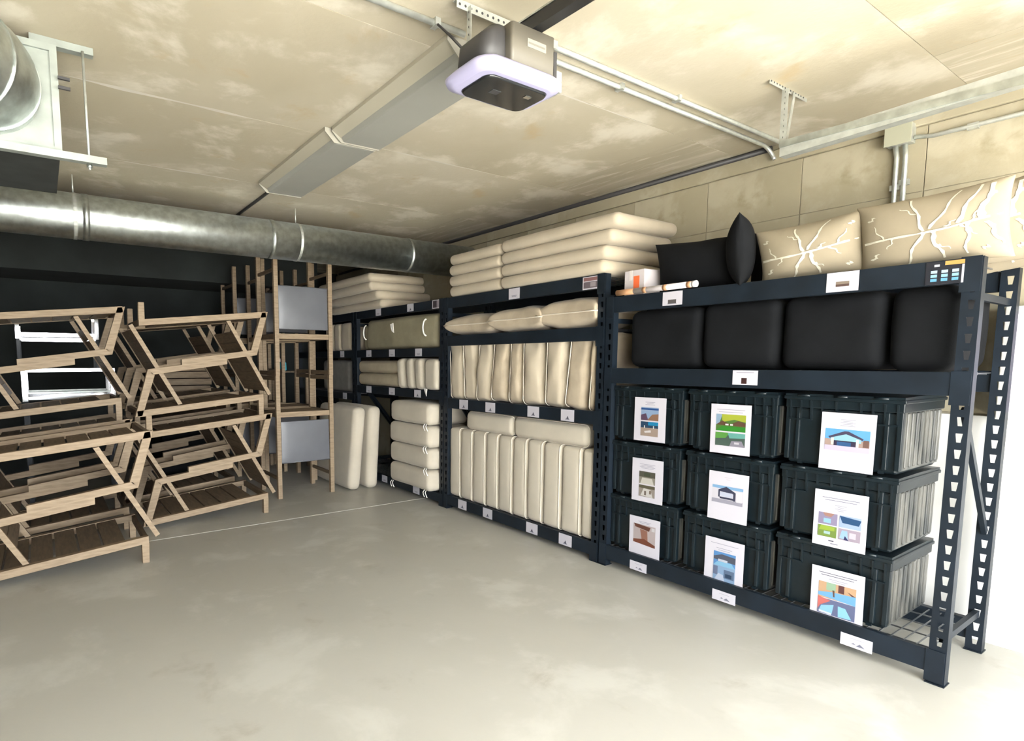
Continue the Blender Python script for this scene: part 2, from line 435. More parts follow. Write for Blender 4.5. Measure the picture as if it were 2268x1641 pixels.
for (y, z, wd, hg, kd, bi) in ((1.437, 1.863, .135, .085, 2, 0), (.514, 1.862, .138, .095, 4, 0), (.962, 1.378, .14, .082, 3, 1),
                               (1.61, .076, .132, .062, 5, 2), (1.016, .070, .14, .062, 5, 2), (.342, .070, .136, .062, 5, 2)):
    card(B1[bi], 0, y, z, wd, hg, kd)
DK = (.10, .11, .17)
def product_label(beam, ry, y, z, wd, hg):
    it = [('r', 0, 0, 1, 1, DK), ('r', .5, 0, 1, .18, (.85, .68, .38)), ('r', .22, .12, .36, .22, (.85, .87, .9)), ('r', .94, .2, 1, 1, (.85, .85, .9))]
    for u in (.14, .42, .70):
        for v, c in ((.38, (.75, .84, .92)), (.56, (.62, .8, .92)), (.74, (.45, .72, .88))): it.append(('r', u, v, u + .17, v + .13, c))
    printed('product_label', beam, it, wd, hg, (-.0068, y - ry, z))
product_label(B1[0], 0, .126, 1.858, .13, .098)
for (y, z, k_, bi) in ((2.895, 2.032, 1, 0), (3.576, 1.062, 0, 2), (3.186, 1.060, 0, 2), (2.646, 1.061, 0, 2), (2.278, 1.060, 0, 2),
                       (3.586, .089, 0, 3), (3.207, .089, 0, 3), (2.636, .090, 0, 3), (2.269, .088, 0, 3)):
    card(B2[bi], W, y, z, .132, .088, k_)
printed('product_label', B2[0], [('r', .06, .06, .94, .34, (.62, .45, .45)), ('r', .06, .40, .94, .9, (.50, .45, .48)), ('r', .5, .45, .85, .8, (.7, .66, .68))], .14, .09, (-.0068, 2.092 - W, 2.031))
for (y, z, k_, bi) in ((5.225, 2.04, 1, 0), (4.521, 2.04, 0, 0), (5.469, 1.563, 1, 1), (4.917, 1.563, 1, 1), (4.363, 1.563, 1, 1),
                       (5.477, 1.130, 1, 2), (4.922, 1.130, 1, 2), (4.381, 1.128, 0, 2), (5.102, .085, 1, 3), (4.41, .078, 1, 3)):
    card(B3[bi], 2 * W, y, z, .128, .08, k_, M_PAPERG)
printed('product_label', B3[0], [('r', .1, .1, .6, .9, (.30, .26, .30)), ('r', .6, .1, .9, .9, (.7, .66, .7))], .13, .085, (-.0068, 4.04 - 2 * W, 2.038))
for (y, z, bi) in ((6.213, 1.563, 1), (6.149, 1.015, 2)): card(B4[bi], 3 * W, y, z, .12, .08, 1, M_PAPERG)

# ================================================================== CRATES
CW, CD, CH = .53, .56, .383
def make_crate():
    t = thing('storage_crate', '', 'crate')
    # tapered body, front at x=0 (top) leaning in towards the bottom
    bm = bmesh.new(); tp = .022; zt = CH - .085
    a = [bm.verts.new(p) for p in ((tp, -CW / 2 + tp, 0), (CD - tp, -CW / 2 + tp, 0), (CD - tp, CW / 2 - tp, 0), (tp, CW / 2 - tp, 0))]
    b = [bm.verts.new(p) for p in ((.012, -CW / 2 + .012, zt), (CD - .012, -CW / 2 + .012, zt), (CD - .012, CW / 2 - .012, zt), (.012, CW / 2 - .012, zt))]
    bm.faces.new(a[::-1]); bm.faces.new(b)
    for i in range(4): bm.faces.new((a[i], a[(i + 1) % 4], b[(i + 1) % 4], b[i]))
    mesh_obj('body', bm, M_CRATE, t, bevel=.012)
    # upper collar
    mesh_obj('collar', Box((.004, -CW / 2 + .004, zt), (CD - .004, CW / 2 - .004, CH - .022)), M_CRATE, t, bevel=.006)
    mesh_obj('rim', Box((-.006, -CW / 2 - .002, CH - .040), (CD + .006, CW / 2 + .002, CH - .022)), M_CRATE, t, bevel=.004)
    # two interlocking lid flaps with a toothed seam
    for s in (0, 1):
        bm = bmesh.new(); n = 6; x0, x1 = (-.004, CD / 2) if s == 0 else (CD / 2, CD + .004); pts = []
        ys_ = [-CW / 2 + .004 + (CW - .008) * i / (n * 2) for i in range(n * 2 + 1)]
        sg = 1 if s == 0 else -1
        edge = []
        for i, yv in enumerate(ys_): edge.append((CD / 2 + (.028 if i % 2 else -.028) , yv))
        outer = [(x0 if s == 0 else x1, ys_[-1]), (x0 if s == 0 else x1, ys_[0])]
        poly = edge + outer
        lo = [bm.verts.new((x, yv, CH - .022)) for x, yv in poly]; hi = [bm.verts.new((x, yv, CH - (.006 if abs(x - CD / 2) < .05 else .010))) for x, yv in poly]
        bm.faces.new(lo); bm.faces.new(hi[::-1]); m = len(poly)
        for i in range(m): bm.faces.new((lo[i], lo[(i + 1) % m], hi[(i + 1) % m], hi[i]))
        bmesh.ops.recalc_face_normals(bm, faces=bm.faces[:])
        mesh_obj('lid_flap', bm, M_CRATE, t)
    for yy in (-.17, 0, .17):
        o = mesh_obj('hinge_knuckle', Tube([(-.006, yy - .03, CH - .018), (-.006, yy + .03, CH - .018)], .007, 8), M_CRATE, t)
    # front: raised panel edges, corner ribs, skirt pockets
    def rib(y0, y1, z0, z1, d0=.014, x=.016):
        bm = bmesh.new(); s = tp * (1 - z0 / zt) * .45
        box(bm, (x - d0 + s * 0, y0, z0), (x + .02, y1, z1)); mesh_obj('front_rib', bm, M_CRATE, t, bevel=.004)
    for yy in (-.205, .185): rib(yy, yy + .020, .02, zt)
    rib(-CW / 2 + .008, -CW / 2 + .032, .02, CH - .03, .010); rib(CW / 2 - .032, CW / 2 - .008, .02, CH - .03, .010)
    for yy in (-.235, -.185, -.135, -.085, .02, .085, .135, .185, .235):
        hgt = .10 if abs(yy) > .12 else .055
        bm = bmesh.new(); prism = ((-.004, CH - .045), (.02, CH - .045), (.02, CH - .045 - hgt), (.006, CH - .045 - hgt))
        prism_y(bm, prism, yy - .004, yy + .004); mesh_obj('skirt_rib', bm, M_CRATE, t)
    for (ya, yb) in ((-.24, -.13), (.13, .24)):
        mesh_obj('skirt_band', Box((-.002, ya, CH - .150), (.016, yb, CH - .142)), M_CRATE, t)
    # near side: vertical corrugation
    for i in range(8):
        xx = .06 + i * (CD - .14) / 7
        bm = bmesh.new(); box(bm, (xx, -CW / 2 + .002, .03), (xx + .030, -CW / 2 + .03, zt)); mesh_obj('side_rib', bm, M_DUSTGLARE, t, bevel=.006)
    mesh_obj('side_skin', Box((.035, -CW / 2 + .010, .02), (CD - .035, -CW / 2 + .02, zt)), M_DUSTGLARE, t)
    for yy in (-.18, .18):
        mesh_obj('foot_lug', Box((.018, yy - .012, -.002), (.036, yy + .012, .012)), M_CRATE, t)
    return t
# printed sheets: (column, row) -> items
SKYB, SEA = (.55, .72, .9), (.2, .55, .75)
def lines(v0, n, u0=.2, u1=.8, dv=.028, c=G3): return [('r', u0 + .05 * (i % 2), v0 + i * dv, u1 - .05 * (i % 2), v0 + i * dv + .011, c) for i in range(n)]
PR = {}
PR[(0, 0)] = lines(.10, 3, .35, .66) + [('r', .22, .22, .78, .52, (.62, .72, .86)), ('r', .22, .24, .78, .28, (.16, .36, .62)), ('p', [(.22, .52), (.22, .40), (.38, .36), (.46, .52)], (.42, .32, .42)), ('p', [(.42, .52), (.58, .38), (.78, .36), (.78, .52)], (.62, .47, .38)),
             ('r', .22, .55, .78, .69, (.16, .30, .42)), ('r', .46, .55, .78, .63, (.10, .58, .78)), ('r', .22, .69, .78, .88, (.72, .64, .58)), ('r', .33, .64, .36, .70, (.95, .95, .95)), ('r', .62, .64, .65, .70, (.95, .95, .95)), ('p', [(.34, .77), (.55, .74), (.56, .79), (.36, .81)], (.93, .9, .9))]
PR[(1, 0)] = lines(.10, 2, .15, .85, .05) + [('r', .14, .20, .88, .54, (.35, .52, .22)), ('p', [(.14, .20), (.30, .20), (.22, .40), (.14, .42)], (.62, .72, .82)), ('p', [(.28, .20), (.88, .20), (.88, .34), (.6, .30), (.3, .36)], (.72, .76, .25)), ('p', [(.14, .42), (.3, .33), (.5, .40), (.70, .32), (.88, .36), (.88, .43)], (.42, .30, .22)), ('p', [(.14, .54), (.3, .44), (.88, .44), (.88, .54)], (.20, .58, .16)), ('r', .38, .39, .46, .42, (.95, .95, .95)), ('r', .50, .39, .57, .42, (.95, .95, .95)),
             ('r', .14, .57, .88, .84, (.32, .40, .36)), ('p', [(.14, .57), (.5, .57), (.4, .68), (.14, .70)], (.40, .66, .30)), ('p', [(.45, .57), (.88, .57), (.88, .66), (.5, .68)], (.45, .72, .68)), ('p', [(.5, .84), (.55, .73), (.8, .72), (.88, .84)], (.62, .60, .66)), ('r', .62, .75, .74, .79, (.88, .86, .9))]
PR[(2, 0)] = lines(.11, 5, .36, .64, .026) + [('r', .09, .28, .91, .66, (.42, .70, .92)), ('r', .09, .46, .91, .58, (.72, .62, .58)), ('p', [(.15, .42), (.45, .31), (.52, .31), (.80, .42), (.78, .45), (.48, .37), (.18, .45)], (.30, .27, .38)), ('p', [(.20, .44), (.48, .36), (.76, .44), (.76, .50), (.2, .50)], (.62, .82, .88)), ('r', .26, .48, .68, .57, (.22, .18, .30)), ('r', .32, .50, .58, .57, (.20, .38, .58)), ('r', .21, .44, .26, .56, (.93, .9, .86)), ('r', .67, .44, .72, .57, (.93, .9, .86)), ('r', .09, .57, .91, .66, (.84, .80, .90)), ('r', .80, .44, .90, .56, (.50, .38, .34))]
PR[(0, 1)] = lines(.12, 4, .25, .75, .03) + [('r', .24, .29, .76, .58, (.62, .60, .55)), ('r', .24, .29, .76, .42, (.38, .37, .32)), ('r', .40, .32, .60, .40, (.30, .33, .25)), ('p', [(.28, .58), (.34, .44), (.66, .44), (.72, .58)], (.88, .86, .82)), ('r', .24, .61, .76, .88, (.66, .62, .58)), ('r', .24, .61, .76, .68, (.40, .38, .30)), ('p', [(.30, .86), (.40, .68), (.62, .70), (.70, .88)], (.9, .88, .86)), ('r', .42, .74, .48, .84, (.48, .42, .38)), ('r', .58, .72, .64, .80, (.52, .46, .40))]
PR[(1, 1)] = lines(.10, 2, .4, .6, .04, (.9, .86, .9)) + [('r', .10, .28, .88, .34, (.58, .76, .93)), ('r', .10, .34, .88, .56, (.93, .91, .95)), ('p', [(.26, .37), (.46, .29), (.70, .39), (.70, .56), (.64, .56), (.64, .42), (.30, .40), (.30, .52), (.26, .52)], (.27, .28, .38)), ('r', .30, .51, .66, .55, (.25, .26, .36)), ('r', .30, .41, .62, .50, (.84, .86, .94)), ('r', .10, .56, .88, .64, (.70, .69, .75)), ('r', .72, .36, .86, .57, (.95, .94, .97))]
PR[(2, 1)] = lines(.12, 2, .15, .85, .04, G1) + lines(.24, 4, .40, .62, .03) + [('r', .10, .40, .46, .61, (.62, .58, .70)), ('p', [(.18, .40), (.40, .40), (.34, .47), (.22, .46)], (.72, .55, .50)), ('r', .20, .50, .34, .58, (.62, .82, .92)), ('r', .50, .40, .90, .61, (.70, .78, .90)), ('p', [(.50, .41), (.90, .44), (.86, .54), (.56, .53)], (.16, .34, .52)), ('r', .10, .63, .46, .83, (.52, .62, .30)), ('p', [(.16, .63), (.42, .64), (.42, .71), (.12, .72)], (.66, .76, .28)), ('r', .22, .73, .34, .78, (.72, .84, .84)), ('r', .50, .63, .90, .83, (.72, .66, .72)), ('p', [(.52, .80), (.56, .66), (.66, .66), (.68, .82)], (.66, .80, .93)), ('p', [(.60, .82), (.62, .75), (.70, .83)], (.22, .22, .42)), ('r', .70, .68, .82, .78, (.88, .84, .88)), ('r', .32, .88, .42, .90, G2), ('r', .36, .93, .50, .945, G1)]
PR[(0, 2)] = lines(.10, 2, .3, .72, .03) + [('r', .14, .17, .86, .62, (.80, .74, .74)), ('p', [(.16, .17), (.70, .20), (.66, .30), (.20, .25)], (.45, .28, .22)), ('p', [(.36, .28), (.60, .30), (.62, .55), (.42, .52)], (.66, .47, .40)), ('p', [(.14, .55), (.50, .50), (.86, .60), (.86, .66), (.14, .62)], (.52, .30, .22)), ('r', .74, .2, .84, .28, (.9, .88, .9))]
PR[(1, 2)] = lines(.10, 1, .15, .85, .03) + lines(.19, 2, .3, .7, .04) + [('r', .24, .27, .80, .56, (.40, .62, .86)), ('p', [(.24, .38), (.45, .31), (.80, .33), (.80, .46), (.24, .44)], (.36, .38, .45)), ('p', [(.24, .56), (.34, .48), (.70, .46), (.80, .56)], (.58, .80, .94)), ('r', .36, .42, .60, .47, (.84, .86, .92)), ('r', .24, .56, .80, .90, (.60, .72, .86)), ('r', .24, .58, .36, .76, (.45, .50, .62)), ('r', .52, .62, .78, .80, (.42, .50, .62)), ('r', .56, .70, .72, .78, (.20, .30, .42)), ('p', [(.26, .90), (.38, .72), (.50, .74), (.56, .90)], (.80, .84, .93))]
PR[(2, 2)] = lines(.09, 2, .14, .86, .04, G2) + lines(.19, 2, .34, .7, .035) + [('r', .15, .26, .86, .55, (.86, .70, .55)), ('r', .30, .26, .48, .40, (.66, .78, .66)), ('r', .53, .26, .64, .40, (.42, .26, .25)), ('p', [(.70, .34), (.86, .40), (.86, .46)], (.42, .26, .25)), ('p', [(.15, .46), (.40, .42), (.86, .40), (.86, .56), (.15, .52)], (.50, .74, .95)), ('p', [(.44, .50), (.42, .38), (.46, .38), (.47, .50)], (.45, .34, .28)),
             ('r', .15, .56, .86, .84, (.45, .48, .62)), ('p', [(.15, .54), (.40, .58), (.20, .70), (.15, .78)], (.88, .48, .45)), ('p', [(.22, .70), (.46, .64), (.43, .82), (.18, .80)], (.62, .84, .96)), ('p', [(.54, .64), (.68, .65), (.80, .82), (.55, .83)], (.62, .86, .97)), ('p', [(.18, .79), (.42, .80), (.42, .835), (.18, .825)], (.92, .93, .97))]
SIGNS = [[(1.583, 1.085), (1.045, 1.073), (.455, 1.066)], [(1.584, .672), (1.038, .669), (.461, .663)], [(1.59, .27), (1.041, .262), (.45, .258)]]
COLY = [1.622, 1.056, .497]
what = [['a coastal photo over a beach photo', 'two green garden photos', 'a gabled house photo'],
        ['two pale photos of a table setting', 'a drawing of a dark-framed pavilion', 'four small photos in a grid'],
        ['a photo of a brown pedestal', 'two bluish room photos', 'a photo of a blue pool and loungers']]
rown = ['top', 'middle', 'bottom']
proto = None
for r_ in range(3):
    for c_ in range(3):
        z = [.905, .52, .135][r_] + .022
        if proto is None: o = make_crate(); proto = o; fresh = o; src = [ch for ch in o.children]
        else:
            o = proto.copy(); COL.objects.link(o)
            for ch in src: k2 = ch.copy(); COL.objects.link(k2); k2.parent = o
        o.location = (.034, COLY[c_], z)
        o['label'] = 'black crate, %s row, its sign showing %s' % (rown[r_], what[r_][c_])
        o['group'] = 'black crates on the nearest rack'
        sy, sz = SIGNS[r_][c_]
        printed('paper_sign', o, PR[(c_, r_)], .236, .292, (-.0142, sy - COLY[c_], sz - z), tilt=random.uniform(-.012, .012))

# ================================================================== CUSHIONS
def cushion(name, label, size, loc, m=M_CUSH, r=.045, puff=(0, 0, 0), rot=(0, 0, 0), group=None, piping=None, wr=.0, seed=0, fr=5.0, n=6, cat='cushion'):
    o = thing(name, label, cat, loc, rot, group)
    mesh_obj('cover', soft_box(*size, r, puff, n, wr, seed, fr=fr), m, o)
    if piping:
        dx, dy, dz = size; i = piping[0]; offs = piping[1]; pts = []
        # ring in the plane perpendicular to axis i, at +-offs
        h = [dx / 2, dy / 2, dz / 2]; j, l = [k for k in range(3) if k != i]; rr = min(r, h[j] * .9, h[l] * .9)
        for s in offs:
            ring = []
            for (sa, sb, a0) in ((1, 1, 0), (-1, 1, 90), (-1, -1, 180), (1, -1, 270)):
                for st in range(5):
                    a = math.radians(a0 + st * 22.5); p = [0, 0, 0]
                    p[j] = sa * (h[j] - rr) + math.cos(a) * rr; p[l] = sb * (h[l] - rr) + math.sin(a) * rr; p[i] = s
                    p = Vector(p)
                    for ax_ in range(3):
                        if puff[ax_] and ax_ != i: p[ax_] *= 1 + puff[ax_] * .5 / h[ax_] * max(0, 1 - (s / h[i]) ** 2)
                    if wr: p += noise.noise_vector(p * fr + Vector((seed * 7.3, seed * 3.1, 0))) * wr
                    ring.append(p)
            mesh_obj('piping', Tube(ring, .0042, 5, closed=True), M_PIPE, o)
    return o
ORD = ['first', 'second', 'third', 'fourth', 'fifth', 'sixth', 'seventh', 'eighth', 'ninth', 'tenth']
# --- middle rack, bottom shelf: ten upright cushions
yb = [3.849, 3.666, 3.478, 3.285, 3.111, 2.924, 2.742, 2.559, 2.361, 2.156, 2.034]
for i in range(10):
    y1, y0 = yb[i], yb[i + 1]; wv = y1 - y0 - .004
    cushion('seat_cushion', 'cream cushion standing upright on the lowest shelf beside the crates, %s from the left' % ORD[i],
            (.56, wv, .68), (.305, (y0 + y1) / 2, .478), M_CUSH2, .035, (.008, .003, .008), group='upright cushions on the lowest shelf', piping=(1, (-wv / 2 + .012,)), wr=.004, seed=i)
for (y1, y0, pos) in ((3.605, 2.945, 'left'), (2.936, 2.125, 'right')):
    cushion('seat_cushion', 'long cream cushion lying flat across the upright cushions, the %s of two' % pos,
            (.5, y1 - y0, .168), (.29, (y0 + y1) / 2, .909), M_CUSH2, .045, (.006, .004, .006), group='cushions lying on the upright ones', piping=(0, (-.215,)), wr=.003, seed=20)
cushion('seat_cushion', 'small grey cushion in the dark left corner above the upright cushions', (.22, .14, .16), (.36, 3.76, .905), M_GREYF, .06)
# --- middle rack, third shelf: nine soft back pillows
tp = [(3.856, 3.668, 3.852, 3.631), (3.655, 3.46, 3.617, 3.437), (3.44, 3.21, 3.424, 3.267), (3.20, 3.015, 3.229, 3.028), (2.99, 2.83, 3.004, 2.84),
      (2.82, 2.60, 2.829, 2.596), (2.57, 2.35, 2.565, 2.381), (2.31, 2.12, 2.348, 2.156), (2.085, 2.035, 2.138, 2.046)]
for i, (a, b, c, d) in enumerate(tp):
    wv = ((a - b) + (c - d)) / 2; sh = ((c + d) - (a + b)) / 2
    o = cushion('back_pillow', 'soft tan pillow upright on the shelf above the cream cushions, %s from the left' % ORD[i],
            (.48, wv - .006, .555), (.275, (a + b + c + d) / 4, 1.391), M_PILL if i in (3, 4, 7, 8) else M_CUSH, .045, (.02, .01, .012),
            rot=(math.atan2(sh, .55), 0, 0), group='soft back pillows', piping=(1, (wv / 2 - .025,)), wr=.022, seed=30 + i, fr=6, n=10)
# --- middle rack, second shelf: three slumped pillows lying flat
for i, (a, b, zt) in enumerate(((3.85, 3.17, 1.905), (3.20, 2.58, 1.925), (2.60, 2.03, 1.945))):
    hh = zt - 1.718; o = thing('flat_pillow', 'plump tan pillow lying on the second shelf from the top, %s from the left' % ORD[i], 'pillow', (.245, (a + b) / 2, (zt + 1.718) / 2), (0, PI / 2 + .0, .05 - .04 * i), group='plump pillows lying in a row')
    mesh_obj('cover', pillow(a - b + .03, .54, hh * 1.10, seed=50 + i, wr=.018, ex=.25), M_PILL, o)
    ring = [pillow_pt(u, v, a - b + .034, .544, 0) for u, v in [(t, -1) for t in [-1 + k * .25 for k in range(8)]] + [(1, -1 + k * .25) for k in range(8)] + [(1 - k * .25, 1) for k in range(8)] + [(-1, 1 - k * .25) for k in range(8)]]
    mesh_obj('piping', Tube(ring, .0055, 6, closed=True), M_PIPE, o)
# --- middle rack, top: two columns of four flat cushions
for i in range(4):
    z = 2.086 + .0985 * i + .049
    cushion('flat_cushion', 'flat beige cushion left column, top of the cushion rack, %s from the bottom' % ORD[i],
            (.55, .75, .098), (.262 + random.uniform(-.01, .01), 3.445, z), M_CUSH, .046, (.004, .004, .003), group='flat cushions on the middle rack', wr=.003, seed=60 + i)
    L = [1.10, 1.12, 1.17, 1.21][i]
    cushion('flat_cushion', 'long flat beige cushion in the right column above the white carton, %s from the bottom' % ORD[i],
            (.70, L, .0995), (.320, 3.062 - L / 2, z + .002 * i), M_CUSH, .046, (.004, .004, .004), group='long flat cushions on the middle rack', wr=.004, seed=70 + i)
# --- third rack
for i in range(4):
    z = 2.086 + .096 * i + .048; x0 = [-.05, -.11, -.19, -.20][i]
    cushion('flat_cushion', 'flat beige cushion stacked under the round duct behind the bar chairs, %s from the bottom' % ORD[i],
            (.76, 1.45, .096), (x0 + .38, 5.08 + .725, z), M_CUSH, .045, (.004, .006, .004), group='flat cushions stacked under the duct', wr=.004, seed=80 + i)
bag = cushion('cushion_bag', 'wide olive grey cushion cover with white loop handles on the rack beyond the tan pillows', (.50, 1.50, .355), (.285, 4.845, 1.788), M_SAGE, .05, (.02, 0, .01), wr=.012, seed=90, fr=4, n=10, cat='cushion bag')
for yy in (.72, -.60):
    pts = [(-.272, yy + .055 * math.sin(a) * .6, .03 + .085 * math.cos(a)) for a in [i * PI / 8 for i in range(9)]]
    pts = [(p[0] - .02 * math.sin(i * PI / 8), p[1], p[2]) for i, p in enumerate(pts)]
    mesh_obj('loop_handle', Tube(pts, .008, 6), M_TIE, bag)
bm = bmesh.new(); v = [bm.verts.new(p) for p in ((-.284, .12, .10), (-.290, .075, .02), (-.284, .04, .0), (-.284, .055, .11))]; bm.faces.new(v)
v2 = [bm.verts.new((p.co.x + .004, p.co.y, p.co.z)) for p in v]; bm.faces.new(v2[::-1])
for i in range(4): bm.faces.new((v[i], v[(i + 1) % 4], v2[(i + 1) % 4], v2[i]))
mesh_obj('care_tag', bm, M_TIE, bag)
cushion('seat_cushion', 'narrow tan cushion end left of the olive cushion bag', (.45, .10, .30), (.30, 5.70, 1.765), M_SAGE, .04)
for i in range(2):
    cushion('seat_cushion', 'olive tan cushion lying below the cushion bag, %s of two' % ('lower' if i == 0 else 'upper'), (.5, .96, .145), (.27, 5.335, 1.252 + i * .150), mat('olive_tan_canvas', (.40, .345, .25), .9, var=.08, scale=6, bump=.2, bscale=120), .05, (.005, 0, .006), wr=.006, seed=95 + i)
for i, (a, b) in enumerate(((4.83, 4.69), (4.645, 4.50), (4.465, 4.31))):
    cushion('seat_cushion', 'thin cream cushion leaning upright right of the olive tan pair, %s from the left' % ORD[i], (.50, a - b - .01, .325), (.23, (a + b) / 2 - .03, 1.338), M_CUSH2, .045, (.004, .006, .004), rot=(-.12, 0, 0), group='thin leaning cushions', wr=.003, seed=98 + i)
thick = cushion('seat_cushion', 'thick cream cushion standing beside the three thin leaning ones', (.50, .235, .315), (.23, 4.128, 1.335), M_CUSH2, .05, (.004, .006, .004))
bm = bmesh.new(); v = [bm.verts.new(p) for p in ((-.262, .10, -.14), (-.264, .03, -.15), (-.262, .05, -.225))]; bm.faces.new(v)
v2 = [bm.verts.new((p.co.x + .004, p.co.y, p.co.z)) for p in v]; bm.faces.new(v2[::-1])
for i in range(3): bm.faces.new((v[i], v[(i + 1) % 3], v2[(i + 1) % 3], v2[i]))
mesh_obj('care_tag', bm, M_TIE, thick)
for i in range(4):
    zc = [.25, .475, .70, .93][i]; hgt = [.215, .215, .22, .22][i]
    o = cushion('box_cushion', 'thick cream box cushion with white ties, %s from the bottom of its stack' % ORD[i], (.52, .80 - .03 * (i == 3), hgt), (.14 + .006 * (i % 2), 4.40, zc), M_CUSH2, .055, (.008, .01, .004), group='box cushions stacked with ties', wr=.005, seed=110 + i)
    for s in ((.36, -.09),) + (((-.30, -.10),) if i == 0 else ()):
        for q in range(2):
            p0 = Vector((-.262, -s[0] + q * .03, s[1])); mesh_obj('tie', Tube([p0, p0 + Vector((-.02, -.010 + .01 * q, -.02)), p0 + Vector((-.016, -.02 + .02 * q, -.045)), p0 + Vector((-.012, -.035 + .02 * q, -.07))], .0045, 5), M_TIE, o)
for i, (xb, xt) in enumerate(((-.425, -.335), (-.195, -.145))):
    lean = math.atan2(xt - xb, .94)
    cushion('mattress_cushion', 'tall cream mattress cushion standing on the floor beside the bar chairs, the %s one' % ('left' if i == 0 else 'right'),
            (.155, 1.0, .945), ((xb + xt) / 2, 5.05 + .5, .478), M_CUSH2, .06, (.004, .006, .006), rot=(0, lean, 0), group='mattress cushions leaning together', wr=.004, seed=120 + i)
# --- fourth rack, seen between the bar chair posts
for i, (a, b) in enumerate(((6.80, 6.55), (6.52, 6.33), (6.30, 6.03))):
    cushion('seat_cushion', 'beige cushion standing on the farthest rack, %s from the left' % ORD[i], (.5, a - b, .36), (.27, (a + b) / 2, 1.79), M_CUSH, .045, (.004, .006, .004), group='cushions on the farthest rack')
cushion('seat_cushion', 'broad grey cushion standing on the farthest rack below the beige ones', (.5, .85, .42), (.33, 6.62, 1.275), M_GREYF, .05)

# --- near rack, middle shelf: black cushions
for i, (a, b) in enumerate(((1.80, 1.285), (1.275, .835), (.815, .360), (.335, .085))):
    cushion('black_cushion', 'big black cushion on the shelf above the crates, %s from the left' % ORD[i], (.50, a - b, .385), (.31, (a + b) / 2, 1.622), M_BLACKF, .055, (.012, .0, .008), group='big black cushions', wr=.009, seed=130 + i, n=8, piping=None)
# --- near rack, top: pillows, carton, tube
def scatter(label, W_, H_, T_, loc, rot, m, seed, twigs=None, group=None):
    o = thing('scatter_pillow', label, 'pillow', loc, rot, group)
    mesh_obj('cover', pillow(W_, H_, T_, seed=seed, wr=.008), m, o)
    if twigs:
        bm = bmesh.new()
        def strip(p, q, w0, w1, n=9):
            prev = None; d = (Vector((q[0] - p[0], q[1] - p[1]))).normalized(); nn = Vector((-d.y, d.x))
            for i in range(n + 1):
                t = i / n; c = Vector((p[0] + (q[0] - p[0]) * t, p[1] + (q[1] - p[1]) * t)) + nn * .022 * math.sin(t * 9 + p[0] * 7); wv = w0 + (w1 - w0) * t
                wv *= 1 + .35 * math.sin(t * 23 + q[1] * 5)
                pr = []
                for s in (-1, 1):
                    uv = c + nn * s * wv; u = max(-.97, min(.97, uv.x)); v = max(-.97, min(.97, uv.y))
                    P = pillow_pt(-u, v, W_, H_, T_) + noise.noise_vector(pillow_pt(-u, v, W_, H_, T_) * 6 + Vector((seed * 5.1, 0, 0))) * .008
                    P.x -= .003; pr.append(bm.verts.new(P))
                if prev: bm.faces.new((prev[0], prev[1], pr[1], pr[0]))
                prev = pr
        for (p, q, w0, w1) in twigs: strip(p, q, w0, w1)
        bmesh.ops.recalc_face_normals(bm, faces=bm.faces[:])
        mesh_obj('twig_print', bm, M_TWIG, o)
    return o
M_TWIG = mat('white_twig_print', (.56, .53, .43), .8)
M_PBEIGE = mat('beige_linen', (.28, .235, .165), .9, var=.06, scale=8, bump=.1, bscale=500)
TW = [((-.9, -.12), (.95, .10), .035, .03), ((0.02, .02), (-.18, .92), .03, .015), ((.10, .05), (.42, .95), .03, .012), ((.02, .0), (-.26, -.9), .04, .015), ((.12, 0), (.25, -.85), .045, .02),
      ((-.55, -.08), (-.72, .35), .02, .008), ((.5, .06), (.68, -.28), .025, .008), ((.62, .1), (.78, .5), .02, .01), ((-.4, -.06), (-.52, -.34), .02, .008), ((.3, .06), (.42, .22), .03, .01),
      ((-.8, .5), (-.7, .62), .03, .02), ((.8, .62), (.86, .7), .04, .03), ((-.75, -.62), (-.66, -.45), .04, .02), ((.72, -.7), (.8, -.62), .035, .03), ((-.1, .5), (-.3, .72), .015, .006), ((.2, -.45), (.36, -.6), .02, .008)]
TW2 = [(p, q, a * .8, b * .8) for p, q, a, b in TW] + [((.45, .1), (.66, .95), .035, .015), ((.72, .1), (.82, .92), .045, .025), ((.6, .05), (.52, -.8), .03, .012), ((.8, 0), (.95, -.6), .03, .02)]
scatter('beige twig-print pillow beside the black pillows on top of the crate rack', .52, .30, .17, (.10, .715, 2.055), (-.05, -.22, .03), M_PBEIGE, 3, TW, group='twig-print pillows')
scatter('wide beige twig-print pillow at the right end of the crate rack top', .56, .33, .18, (.085, .215, 2.065), (-.03, -.18, -.02), M_PBEIGE, 5, TW2, group='twig-print pillows')
scatter('beige twig-print pillow second in line behind the rightmost wide one', .5, .36, .15, (.27, .13, 2.07), (-.1, -.12, -.1), M_PBEIGE, 6, TW2, group='twig-print pillows')
scatter('beige twig-print pillow overhanging the rack end at the photo edge', .48, .36, .15, (.44, .06, 2.06), (-.12, -.10, -.14), M_PBEIGE, 8, TW, group='twig-print pillows')
scatter('black pillow lying against the white carton', .56, .33, .22, (.16, 1.375, 2.065), (.05, -.30, .05), M_BLACKF, 9)
scatter('black pillow balanced on edge with one pointed corner up', .34, .40, .15, (.09, 1.075, 2.105), (.10, -.05, -1.12), M_BLACKF, 10)
scatter('black pillow mostly hidden behind the beige pillow', .50, .34, .2, (.42, .95, 2.09), (0, -.2, .0), M_BLACKF, 11)
cb = thing('carton', 'small white carton with an orange sticker on top of the crate rack', 'box', (.05, 1.765, 1.918), (0, 0, -.10))
mesh_obj('carton_body', Box((0, -.085, 0), (.34, .085, .165)), M_CARD, cb, bevel=.003)
mesh_obj('orange_sticker', Box((-.0012, -.045, .045), (0, .005, .125)), M_ORANGE, cb)
